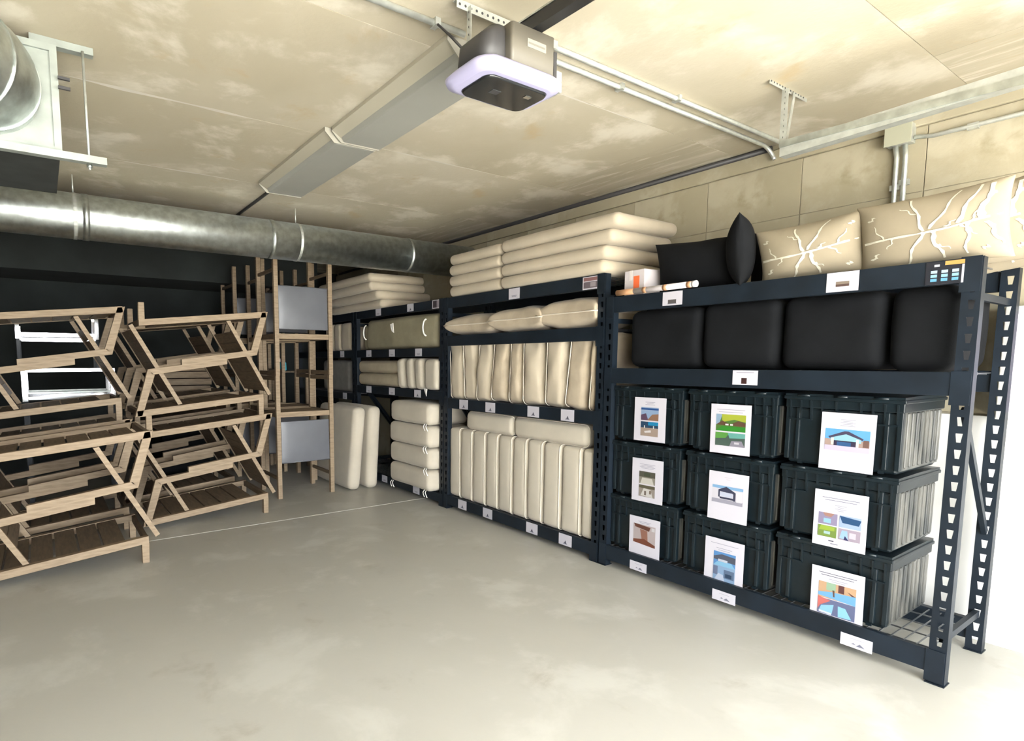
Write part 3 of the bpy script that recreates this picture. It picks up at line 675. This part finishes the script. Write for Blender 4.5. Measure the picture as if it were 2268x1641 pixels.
mesh_obj('packing_tape', Box((-.0012, -.012 + .03, .1), (.341, .042, .1662)), mat('clear_tape', (.72, .66, .64), .3), cb)
ct = thing('poster_tube', 'brown and white poster tube lying in front of the white carton', 'tube', (-.002, 1.86, 1.936), (0, 0, -.02))
mesh_obj('brown_sleeve', Tube([(0, 0, 0), (0, -.14, 0)], .0195, 16), M_KRAFT, ct)
mesh_obj('white_tube', Tube([(0, -.135, 0), (0, -.575, 0)], .0185, 16), M_CARD, ct)
for yy in (-.21, -.36, -.525): mesh_obj('brown_band', Tube([(0, yy, 0), (0, yy - .028, 0)], .0192, 16), M_KRAFT, ct)
mesh_obj('end_cap', Tube([(0, -.56, 0), (0, -.585, 0)], .0198, 16), mat('white_cap', (.68, .65, .66), .5), ct)

# ================================================================== WOODEN LOUNGE CHAIRS (stacked in head-to-toe pairs)
CWD = .78
def make_lounge():
    t = thing('lounge_chair', '', 'chair')
    sl = math.tan(math.radians(7.9)); th = .052
    for y0 in (0, CWD - .05):
        y1 = y0 + .05
        mesh_obj('seat_rail', prism_y(bmesh.new(), [(-1.095, .03), (-1.10, .085), (-.002, .198), (-.002, .145)], y0, y1), M_WOODX, t, bevel=.003)
        mesh_obj('front_leg', prism_y(bmesh.new(), [(-.05, .0), (-.004, .0), (-.0, .15), (-.05, .145)], y0, y1), M_WOOD, t, bevel=.003)
        mesh_obj('rear_post', prism_y(bmesh.new(), [(-1.115, .032), (-1.055, .04), (-.945, .392), (-1.0, .44)], y0, y1), M_WOOD, t, bevel=.003)
        mesh_obj('arm_rail', prism_y(bmesh.new(), [(-1.0, .44), (-.965, .391), (-.33, .480), (-.33, .532)], y0, y1), M_WOODX, t, bevel=.003)
        yb = y0 + .012 if y0 == 0 else y0 + .012
        mesh_obj('back_stile', prism_y(bmesh.new(), [(-.765, .125), (-.730, .132), (-1.100, .822), (-1.13, .806)], yb, yb + .026), M_WOOD, t)
    n = 7
    for i in range(n):
        x = -1.02 + i * .147
        if x + .132 > -.02: break
        z0 = .198 + (x) * .1028 - .022
        bm = prism_y(bmesh.new(), [(x, z0), (x + .132, z0 + .132 * .1028), (x + .132, z0 + .132 * .1028 + .018), (x, z0 + .018)], .05, CWD - .05)
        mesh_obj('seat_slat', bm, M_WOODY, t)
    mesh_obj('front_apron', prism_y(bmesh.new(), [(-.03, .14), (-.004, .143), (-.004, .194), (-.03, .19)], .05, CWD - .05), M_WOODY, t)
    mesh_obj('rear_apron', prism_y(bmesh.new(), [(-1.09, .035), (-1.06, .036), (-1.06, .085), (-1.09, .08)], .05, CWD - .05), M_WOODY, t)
    for i in range(6):
        f0 = .14 + i * .136; f1 = f0 + .130
        P = lambda f, o: (-.748 - .368 * f + o * .88, .128 + .686 * f + o * .47)
        bm = prism_y(bmesh.new(), [P(f0, -.008), P(f0, .008), P(f1, .008), P(f1, -.008)], .04, CWD - .04)
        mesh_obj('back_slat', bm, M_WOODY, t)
    return t
lproto = make_lounge(); used = False
def lounge(fx, y, z, inv, label, group):
    global used
    if not used: o = lproto; used = True
    else: o = copy_tree(lproto)
    if inv: o.location = (fx - 1.054, y, z + 1.004); o.rotation_euler = (0, PI, 0)
    else: o.location = (fx, y, z)
    o['label'] = label; o['group'] = group
G = 'wooden lounge chairs stacked in pairs'
lounge(-2.741, 3.77, 0, False, 'teak lounge chair upright on the floor at the left photo edge, nearest', G)
lounge(-2.741, 3.77, 0, True, 'teak lounge chair upside down on the nearest left chair', G)
for lv, nm in ((0, 'lower'), (1, 'upper')):
    z = .963 * lv
    lounge(-2.752 - .015 * lv, 4.80, z, False, 'upright teak lounge chair in the %s pair of the left stack behind the nearest' % nm, G)
    lounge(-2.752 - .015 * lv, 4.80, z, True, 'inverted teak lounge chair in the %s pair of the left stack behind the nearest' % nm, G)
    lounge(-1.553 - .02 * lv, 4.66, z, False, 'upright teak lounge chair in the %s pair of the stack beside the bar chairs' % nm, G)
    lounge(-1.553 - .02 * lv, 4.66, z, True, 'inverted teak lounge chair in the %s pair of the stack beside the bar chairs' % nm, G)
    lounge(-1.60 - .02 * lv, 5.66, z, False, 'shadowed upright teak lounge chair in the %s pair of the rearmost stack' % nm, G)
    lounge(-1.60 - .02 * lv, 5.66, z, True, 'shadowed upside-down teak lounge chair in the %s pair of the rearmost stack' % nm, G)

# ================================================================== TALL BAR CHAIRS with grey slings
def make_bar():
    t = thing('bar_chair', '', 'chair'); Wd, Dp, Hh = .652, .60, 1.318; p = .046
    for (x, y) in ((0, 0), (Wd - p, 0), (0, Dp - p), (Wd - p, Dp - p)):
        mesh_obj('post', Box((x, y, 0), (x + p, y + p, Hh)), M_WOOD, t, bevel=.002)
    for y in (.006, Dp - p + .006):
        mesh_obj('cross_rail', Box((p, y, .876), (Wd - p, y + .032, .932)), M_WOODX, t, bevel=.002)
    for x in (.006, Wd - p + .006):
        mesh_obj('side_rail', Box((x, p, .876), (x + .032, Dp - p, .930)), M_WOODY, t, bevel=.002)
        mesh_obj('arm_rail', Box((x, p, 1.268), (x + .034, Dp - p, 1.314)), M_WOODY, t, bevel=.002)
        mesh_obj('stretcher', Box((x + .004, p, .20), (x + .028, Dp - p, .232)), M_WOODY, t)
    for i in range(5):
        y = p + .012 + i * .103
        mesh_obj('seat_slat', Box((p, y, .905), (Wd - p, y + .092, .922)), M_WOODX, t)
    sl = mesh_obj('sling_panel', soft_box(Wd - 2 * p - .006, .016, .445, .007, (0, .012, 0), 8, .004, 5, fr=6), M_SLING, t); sl.location = (Wd / 2, .022, .608)
    mesh_obj('sling_bar', Tube([(p, .022, .385), (Wd - p, .022, .385)], .009, 8), M_SLING, t)
    return t
bproto = make_bar(); bu = False
for k, (x, y, rz) in enumerate(((-1.29, 5.13, 0.0), (-1.185, 5.86, 0.0), (-1.30, 6.60, .03))):
    for inv in (0, 1):
        if not bu: o = bproto; bu = True
        else: o = copy_tree(bproto)
        if inv: o.location = (x + .004, y, 2.636); o.scale = (1, 1, 1); o.rotation_euler = (0, PI, 0); o.location.x += .652
        else: o.location = (x, y, 0); o.rotation_euler = (0, 0, 0)
        o['label'] = 'tall teak bar chair with grey sling, %s, %s' % ('upside down on another' if inv else 'upright on the floor', ['closest to the camera', 'behind the closest one', 'farthest back in the row'][k])
        o['group'] = 'bar chairs stacked in a row'

# ================================================================== THINGS IN THE DARK BACK
st = thing('steel_frame_table', 'polished steel frame table gleaming behind the left chair stack', 'table', (-3.50, 5.95, 0))
Wt = .80
for (x, y) in ((0, 0), (Wt - .05, 0), (0, .5), (Wt - .05, .5)):
    lg = mesh_obj('leg', Box((x + .005, y + .003, 0), (x + .045, y + .037, 1.08)), M_RACK, st)  # leg coloured dark below so that only its top part gleams
    mesh_obj('gleaming_leg_top', Box((x, y, 1.08), (x + .05, y + .04, 1.40)), M_CHROME, lg, bevel=.003)
for y in (0, .5):
    mesh_obj('top_rail', Box((.05, y + .004, 1.365), (Wt - .05, y + .03, 1.397)), M_CHROME, st, bevel=.002)
    mesh_obj('low_rail', Box((.05, y + .004, 1.095), (Wt - .05, y + .03, 1.130)), M_CHROME, st, bevel=.002)
    mesh_obj('thin_rail', Box((.05, y + .008, 1.155), (Wt - .05, y + .024, 1.172)), M_GALV2, st)
su = thing('steel_frame_table', 'second polished steel frame standing on the gleaming steel table', 'table', (-3.52, 5.95, 1.402))
for x, ht in ((0, .42), (.66, .52)):
    for y in (0, .45):
        lg = mesh_obj('leg', Box((x + .004, y + .004, 0), (x + .030, y + .026, .285)), M_RACK, su)  # dark lower leg again keeps the gleam to the upper part
        mesh_obj('gleaming_leg_top', Box((x, y, .285), (x + .034, y + .03, ht)), M_CHROME, lg)
for z in (.318, .270):
    for y in (0, .45): mesh_obj('rail', Box((.034, y, z), (.66, y + .026, z + .024)), M_CHROME, su)
pk = thing('cyan_glint_block', 'small white and turquoise block standing in for a glint between the bar chair posts', 'block', (-.56, 7.0, 1.30))  # turquoise and white block put in for a bright cyan glint
mesh_obj('glint_body', soft_box(.09, .10, .12, .02, wr=.01, seed=3), mat('turquoise_glint', (.05, .45, .60), .15), pk).location = (.02, 0, .10)
mesh_obj('glint_top', soft_box(.10, .10, .05, .015, wr=.012, seed=4), mat('white_glint', (.9, .9, .92), .12), pk).location = (-.01, -.01, .18)
stn = thing('side_table', 'small dark side table under the turquoise block', 'table', (-.62, 6.85, 0))
mesh_obj('table_top', Box((0, 0, 1.315), (.4, .4, 1.335)), M_WOODY, stn)
for (x, y) in ((0, 0), (.36, 0), (0, .36), (.36, .36)): mesh_obj('leg', Box((x, y, 0), (x + .04, y + .04, 1.315)), M_WOOD, stn)
for i in range(4):
    tt = tag(mesh_obj('table_top_board', Box((-2.22 + .02 * (i % 2), 6.62, 0), (-1.60 + .015 * i, 7.3, .075)), M_WOODX, bevel=.004), 'loose teak board in the pile behind the chair stacks, %s from the bottom' % ORD[i], 'board', 'boards piled in the dark')
    tt.location = (0, 0, 1.10 + i * .085)
bs = thing('board_stand', 'dark plinth under the pile of teak boards', 'stand', (-2.2, 6.64, 0))
mesh_obj('plinth_top', Box((0, 0, 1.06), (.6, .62, 1.097)), M_BLACKF, bs); mesh_obj('plinth_body', Box((.03, .03, 0), (.57, .59, 1.06)), M_BLACKF, bs)

# ================================================================== DUCTS
DY, DZ, DR = 4.45, 2.565, .168
du = thing('round_duct', 'long round galvanised duct hanging across the garage above the chairs', 'duct', (0, DY, DZ))
mesh_obj('duct_pipe', Tube([(-6.9, 0, 0), (XW - .03, 0, 0)], DR, 48, cap=True), M_GALV, du)
for x in (-5.0, -2.99, -1.55, -.1):
    mesh_obj('coupling_band', Tube([(x - .022, 0, 0), (x + .022, 0, 0)], DR + .004, 48), M_GALV, du)
for x in (-3.06, -1.30):
    pts = [(x, (DR + .003) * math.sin(a), (DR + .003) * math.cos(a)) for a in [i * 2 * PI / 32 for i in range(32)]]
    bm = bmesh.new()
    A = [[bm.verts.new((x + s, p[1], p[2])) for p in pts] for s in (-.012, .012)]
    for i in range(32): bm.faces.new((A[0][i], A[0][(i + 1) % 32], A[1][(i + 1) % 32], A[1][i]))
    h = mesh_obj('hanger_strap', bm, M_GALV2, du)
    mesh_obj('hanger_rod', Tube([(x, 0, DR), (x, 0, ZC - DZ)], .006, 8), M_GALV2, h)
pn = thing('duct_plenum', 'boxy galvanised duct at the upper left with a round elbow on its face', 'duct', (-3.58, 2.33, 2.385))
mesh_obj('plenum_box', Box((-.40, 0, .006), (.37, .72, .44)), M_PLEN, pn, bevel=.004)
mesh_obj('shaded_underside', Box((-.40, .002, -.004), (.37, .72, .006)), mat('underside_shade', (.03, .034, .034), .7, var=.2), pn)  # dark sheet added to paint in the shade under the plenum
mesh_obj('flange', Box((-.41, -.012, -.004), (.378, 0, .024)), M_PLEN, pn); mesh_obj('flange', Box((-.41, -.012, .42), (.378, 0, .448)), M_PLEN, pn)
mesh_obj('flange', Box((.350, -.012, .024), (.378, 0, .42)), M_PLEN, pn)
# elbow: leaves the face towards the camera and turns left
cx, cz, er = .105, .235, .205
pts = [(cx, -.0, cz), (cx, -.05, cz)] + [(cx - .26 * (1 - math.cos(a)), -.05 - .26 * math.sin(a), cz + .0) for a in [i * PI / 16 for i in range(1, 9)]] + [(cx - .9, -.31, cz)]
el = mesh_obj('elbow', Tube(pts, er, 40), M_GALV, pn)
for k in (1, 4, 7, 9):
    p = Vector(pts[k]); d = (Vector(pts[k + 1]) - Vector(pts[k - 1])).normalized() if k + 1 < len(pts) else Vector((-1, 0, 0))
    mesh_obj('elbow_seam', Tube([p - d * .007, p + d * .007], er + .004, 40), M_GALV, el)
tz = thing('trapeze_hanger', 'slotted strut trapeze with threaded rods holding the boxy duct', 'bracket', (-3.6, 2.30, 2.35))
def strut(name, a, b, parent, m=M_GALV2, w_=.041):
    return mesh_obj(name, Bar(a, b, w_, w_ * .75), m, parent)
strut('lower_strut', (-.4, -.02, .012), (.565, -.02, .012), tz, M_PLEN)
strut('upper_strut', (.30, .06, .503), (.54, .06, .503), tz, M_PLEN)
for x in (.497,): 
    mesh_obj('threaded_rod', Tube([(x, -.02, -.03), (x, .03, .49)], .0055, 8), M_GALV2, tz)
    mesh_obj('rod_nut', Tube([(x, -.02, -.022), (x, -.02, -.006)], .011, 6), M_GALV, tz)
for z in (.34, .30): mesh_obj('clip_bolt', Bar((.395, -.01, z), (.44, -.01, z), .012, .012), M_OPEND, tz)

# ================================================================== CEILING LAMPS
for i, (y0, y1, xa, xb) in enumerate(((1.37, 2.555, -1.80, -1.44), (2.575, 3.83, -1.835, -1.455))):
    lt = thing('strip_light', 'long grey strip light on the ceiling, the one %s' % ('next to the door opener' if i == 0 else 'nearer the round duct'), 'lamp', ((xa + xb) / 2, y0, ZC - .075), group='ceiling strip lights')
    L = y1 - y0; h = (xb - xa) / 2
    mesh_obj('housing', prism_y(bmesh.new(), [(-h, .075), (h, .075), (h, .055), (h - .06, .02), (-h + .06, .02), (-h, .055)], 0, L), M_LAMPH, lt)
    mesh_obj('lens', prism_y(bmesh.new(), [(-h + .055, .024), (h - .01, .030), (h - .035, .0), (-h + .075, -.004)], .012, L - .012), M_LENS, lt, bevel=.006)
    for yy in (-.004, L - .006): mesh_obj('end_cap', prism_y(bmesh.new(), [(-h, .074), (h, .074), (h, .05), (h - .04, -.004), (-h + .06, -.006), (-h, .05)], yy, yy + .006), mat('lamp_end_cap', (.30, .285, .24), .6), lt)
wl = tag(mesh_obj('cable_conduit', Bar((-1.69, 3.86, ZC - .012), (-1.69, 4.95, ZC - .012), .018, .018), M_OPEND), 'dark cable run leaving the far end of the strip lights', 'cable')

# ================================================================== GARAGE DOOR OPENER
op = thing('door_opener', 'ceiling mounted garage door opener with a lavender white light ring', 'door opener', (-1.79, 1.00, 2.50))
def rrect(x0, x1, y0, y1, r, n=8):
    out = []
    for (cx_, cy_, a0) in ((x1 - r, y1 - r, 0), (x0 + r, y1 - r, 90), (x0 + r, y0 + r, 180), (x1 - r, y0 + r, 270)):
        for i in range(n + 1):
            a = math.radians(a0 + 90 * i / n); out.append((cx_ + r * math.cos(a), cy_ + r * math.sin(a)))
    return out
def loft(secs, cap=True):
    bm = bmesh.new(); R_ = []
    for (poly, z) in secs: R_.append([bm.verts.new((x, y, z)) for x, y in poly])
    n = len(R_[0])
    for a, b in zip(R_[:-1], R_[1:]):
        for i in range(n): bm.faces.new((a[i], a[(i + 1) % n], b[(i + 1) % n], b[i])).smooth = True
    if cap: bm.faces.new(R_[0][::-1]); bm.faces.new(R_[-1])
    bmesh.ops.recalc_face_normals(bm, faces=bm.faces[:]); return bm
mesh_obj('light_ring', loft([(rrect(-.175, .175, -.095, .115, .05), .002), (rrect(-.205, .205, -.125, .145, .07), .014), (rrect(-.212, .212, -.132, .152, .075), .030), (rrect(-.19, .19, -.11, .13, .07), .052)]), M_LED, op)
gb = mesh_obj('bottom_panel', loft([(rrect(-.140, .160, -.070, .105, .035), -.006), (rrect(-.148, .168, -.078, .113, .04), .004)]), M_GLOSSB, op)
mesh_obj('panel_button', Box((.08, -.03, -.008), (.11, -.01, -.005)), mat('silver_button', (.7, .7, .7), .2, 1), gb)
mesh_obj('panel_button', Box((-.06, .0, -.0075), (-.02, .03, -.005)), M_OPEND, gb)
bd = mesh_obj('body', loft([(rrect(-.045, .175, -.085, .125, .012), .05), (rrect(-.045, .175, -.085, .125, .012), .205)]), M_OPEN, op)
mesh_obj('end_cover', loft([(rrect(-.165, -.04, -.075, .120, .045), .05), (rrect(-.155, -.04, -.070, .115, .045), .150), (rrect(-.11, -.04, -.06, .10, .03), .190)]), M_OPEND, op)
mesh_obj('name_plate', Box((.03, -.0875, .135), (.125, -.0848, .165)), mat('pale_plate', (.24, .225, .19), .5), bd)
mesh_obj('plate_line', Box((.035, -.0882, .147), (.12, -.0874, .153)), mat('plate_print', (.15, .14, .12), .6), bd)
mesh_obj('side_cover', Box((.175, -.08, .055), (.192, .12, .16)), M_OPEND, op)
mesh_obj('outlet_box', Box((.21, -.03, .05), (.275, .05, .13)), M_GALV2, op, bevel=.004); mesh_obj('cable_gland', Tube([(.24, -.035, .07), (.24, -.05, .07)], .014, 10), M_CHROME, op)
rl = mesh_obj('drive_rail', Bar((.085, .03, .235), (.085, -3.4, .14), .05, .045), M_RAILB, op)
mesh_obj('rail_edge', Bar((.060, .03, .262), (.060, -3.4, .167), .008, .006), M_GALV, rl)
for yy in (-.15, -.6, -1.1): mesh_obj('rail_bolt', Tube([(.112, yy, .235 + yy * .028), (.118, yy, .235 + yy * .028)], .009, 8), M_CHROME, rl)
mesh_obj('cord', Tube([(-.15, .08, .15), (-.135, .17, .235), (-.11, .30, .348)], .005, 6), M_OPEND, op)
def perf(name, a, b, parent, wv=.032, holes=True):
    """perforated angle iron: a strip with punched holes shown as recessed dark discs, plus its second leg"""
    a = Vector(a); b = Vector(b); o = mesh_obj(name, Bar(a, b, .003, wv), M_GALV2, parent)
    d = (b - a); n = int(d.length / .028); dn = d.normalized(); side = dn.cross(Vector((0, 0, 1)))
    if side.length < .01: side = Vector((0, -1, 0))
    side.normalize()
    if side.y > 0: side = -side
    if abs(dn.z) < .9: mesh_obj('angle_leg', Bar(a + Vector((0, 0, wv / 2)) - side * .012, b + Vector((0, 0, wv / 2)) - side * .012, .026, .003), M_GALV2, o)
    bm = bmesh.new()
    for i in range(n):
        c = a + dn * (.014 + i * .028); tube(bm, [c + side * .0012, c + side * .0022], .0055, 8)
    mesh_obj('punched_holes', bm, M_OPEND, o); return o
perf('hanger_angle', (-.13, .14, .345), (.42, .14, .345), op)
perf('hanger_strap', (-.075, .132, .17), (-.075, .132, .345), op, .026)
perf('hanger_strap', (.19, .132, .12), (.19, .132, .345), op, .026)

# ================================================================== DOOR TRACK
tr = thing('door_track', 'galvanised horizontal garage door track running along the right wall', 'track', (-.05, .81, 2.555))
bm = bmesh.new(); prof = [(-.030, .028), (-.030, -.028), (.022, -.028), (.022, -.012), (.026, -.012), (.026, -.032), (-.034, -.032), (-.034, .032), (.026, .032), (.026, .014), (.022, .014), (.022, .028)]
bmesh.ops.recalc_face_normals(bm, faces=bm.faces[:])
tk = mesh_obj('track_channel', prism_y(bmesh.new(), prof, -3.2, 0), M_GALV2, tr); tk.rotation_euler = (-.028, 0, 0)
mesh_obj('back_angle', Bar((-.036, -3.2, .03 - .09), (-.036, -.0, .03), .004, .034), M_GALV, tr)
perf('ceiling_angle', (-.17, 0, .312), (.22, 0, .312), tr, .03)
perf('drop_strap', (-.03, -.01, .02), (-.03, -.01, .30), tr, .032)
mesh_obj('strap_brace', Bar((.06, -.012, .30), (.0, -.012, .03), .004, .022), M_GALV2, tr)

# ================================================================== CONDUITS, JUNCTION BOX, WALL CABINET
def conduit(label, pts, r=.0125, clamps=()):
    o = thing('conduit', label, 'conduit', pts[0]); p0 = Vector(pts[0])
    mesh_obj('pipe', Tube([Vector(p) - p0 for p in pts], r, 10), M_GALV2, o)
    for c in clamps: mesh_obj('pipe_clamp', Bar(Vector(c) - p0 + Vector((-.012, 0, 0)), Vector(c) - p0 + Vector((.012, 0, 0)), .045, .03), M_GALV2, o)
    return o
def bend(a, b, c, r=.08, n=6):
    a, b, c = Vector(a), Vector(b), Vector(c); d1 = (a - b).normalized(); d2 = (c - b).normalized(); out = [a]
    for i in range(n + 1):
        t = i / n; out.append((b + d1 * r) * (1 - t) ** 2 + b * 2 * t * (1 - t) + (b + d2 * r) * t * t)
    return out + [c]
conduit('conduit along the ceiling from the opener to the right wall, nearer one', bend((-1.36, 1.172, ZC - .014), (XW - .06, 1.172, ZC - .014), (XW - .045, 1.10, ZC - .10)), clamps=((-.44, 1.172, ZC - .014),))
conduit('conduit along the ceiling from the opener to the right wall, farther one', bend((-1.52, 1.256, ZC - .014), (XW - .06, 1.256, ZC - .014), (XW - .045, 1.22, ZC - .10)), clamps=((-.80, 1.256, ZC - .014),))
conduit('conduit crossing the ceiling left of the door opener', [(-5.0, 1.313, ZC - .014), (-1.75, 1.313, ZC - .014)], clamps=((-1.90, 1.313, ZC - .014),))
conduit('dark tube standing in for the dark gap atop the right wall', [(XW - .030, 7.8, 2.850), (XW - .030, 1.25, 2.850)], .018).children[0].data.materials[0] = M_OPEND  # dark tube added to draw the dark gap between wall and ceiling
jb = thing('junction_box', 'grey metal junction box high on the right wall', 'box', (XW - .03, .56, 2.715))
mesh_obj('box_body', Box((-.045, -.058, -.052), (.03, .058, .052)), M_GALV2, jb, bevel=.004); mesh_obj('cover_plate', Box((-.049, -.062, -.056), (-.045, .062, .056)), mat('grey_green_plate', (.38, .38, .29), .6), jb, bevel=.002)
conduit('vertical conduit below the junction box, left of the pair', [(XW - .03, .582, 2.665), (XW - .028, .572, 2.60), (XW - .022, .572, 1.95)], clamps=((XW - .02, .572, 2.44),))
conduit('vertical conduit below the junction box, right of the pair', [(XW - .03, .538, 2.665), (XW - .028, .532, 2.60), (XW - .022, .532, 1.95)], clamps=((XW - .02, .532, 2.46),))
conduit('conduit running from the junction box along the wall towards the door', [(XW - .03, .50, 2.69), (XW - .022, .42, 2.675), (XW - .02, -2.4, 2.665)], .0115, clamps=((XW - .02, .26, 2.672),))
cab = thing('wall_cabinet', 'white wall cabinet with a lavender door at the right photo edge', 'cabinet', (XW - .09, -.30, 1.185))
mesh_obj('cabinet_body', Box((0, -.36, 0), (.088, .36, .555)), M_WHITEP, cab, bevel=.004)
dr = mesh_obj('door', Box((-.008, -.325, .035), (0, .325, .52)), mat('lavender_white', (.55, .50, .60), .5), cab, bevel=.003)
mesh_obj('latch', Box((-.016, -.30, .26), (-.008, -.27, .30)), M_GALV, dr)
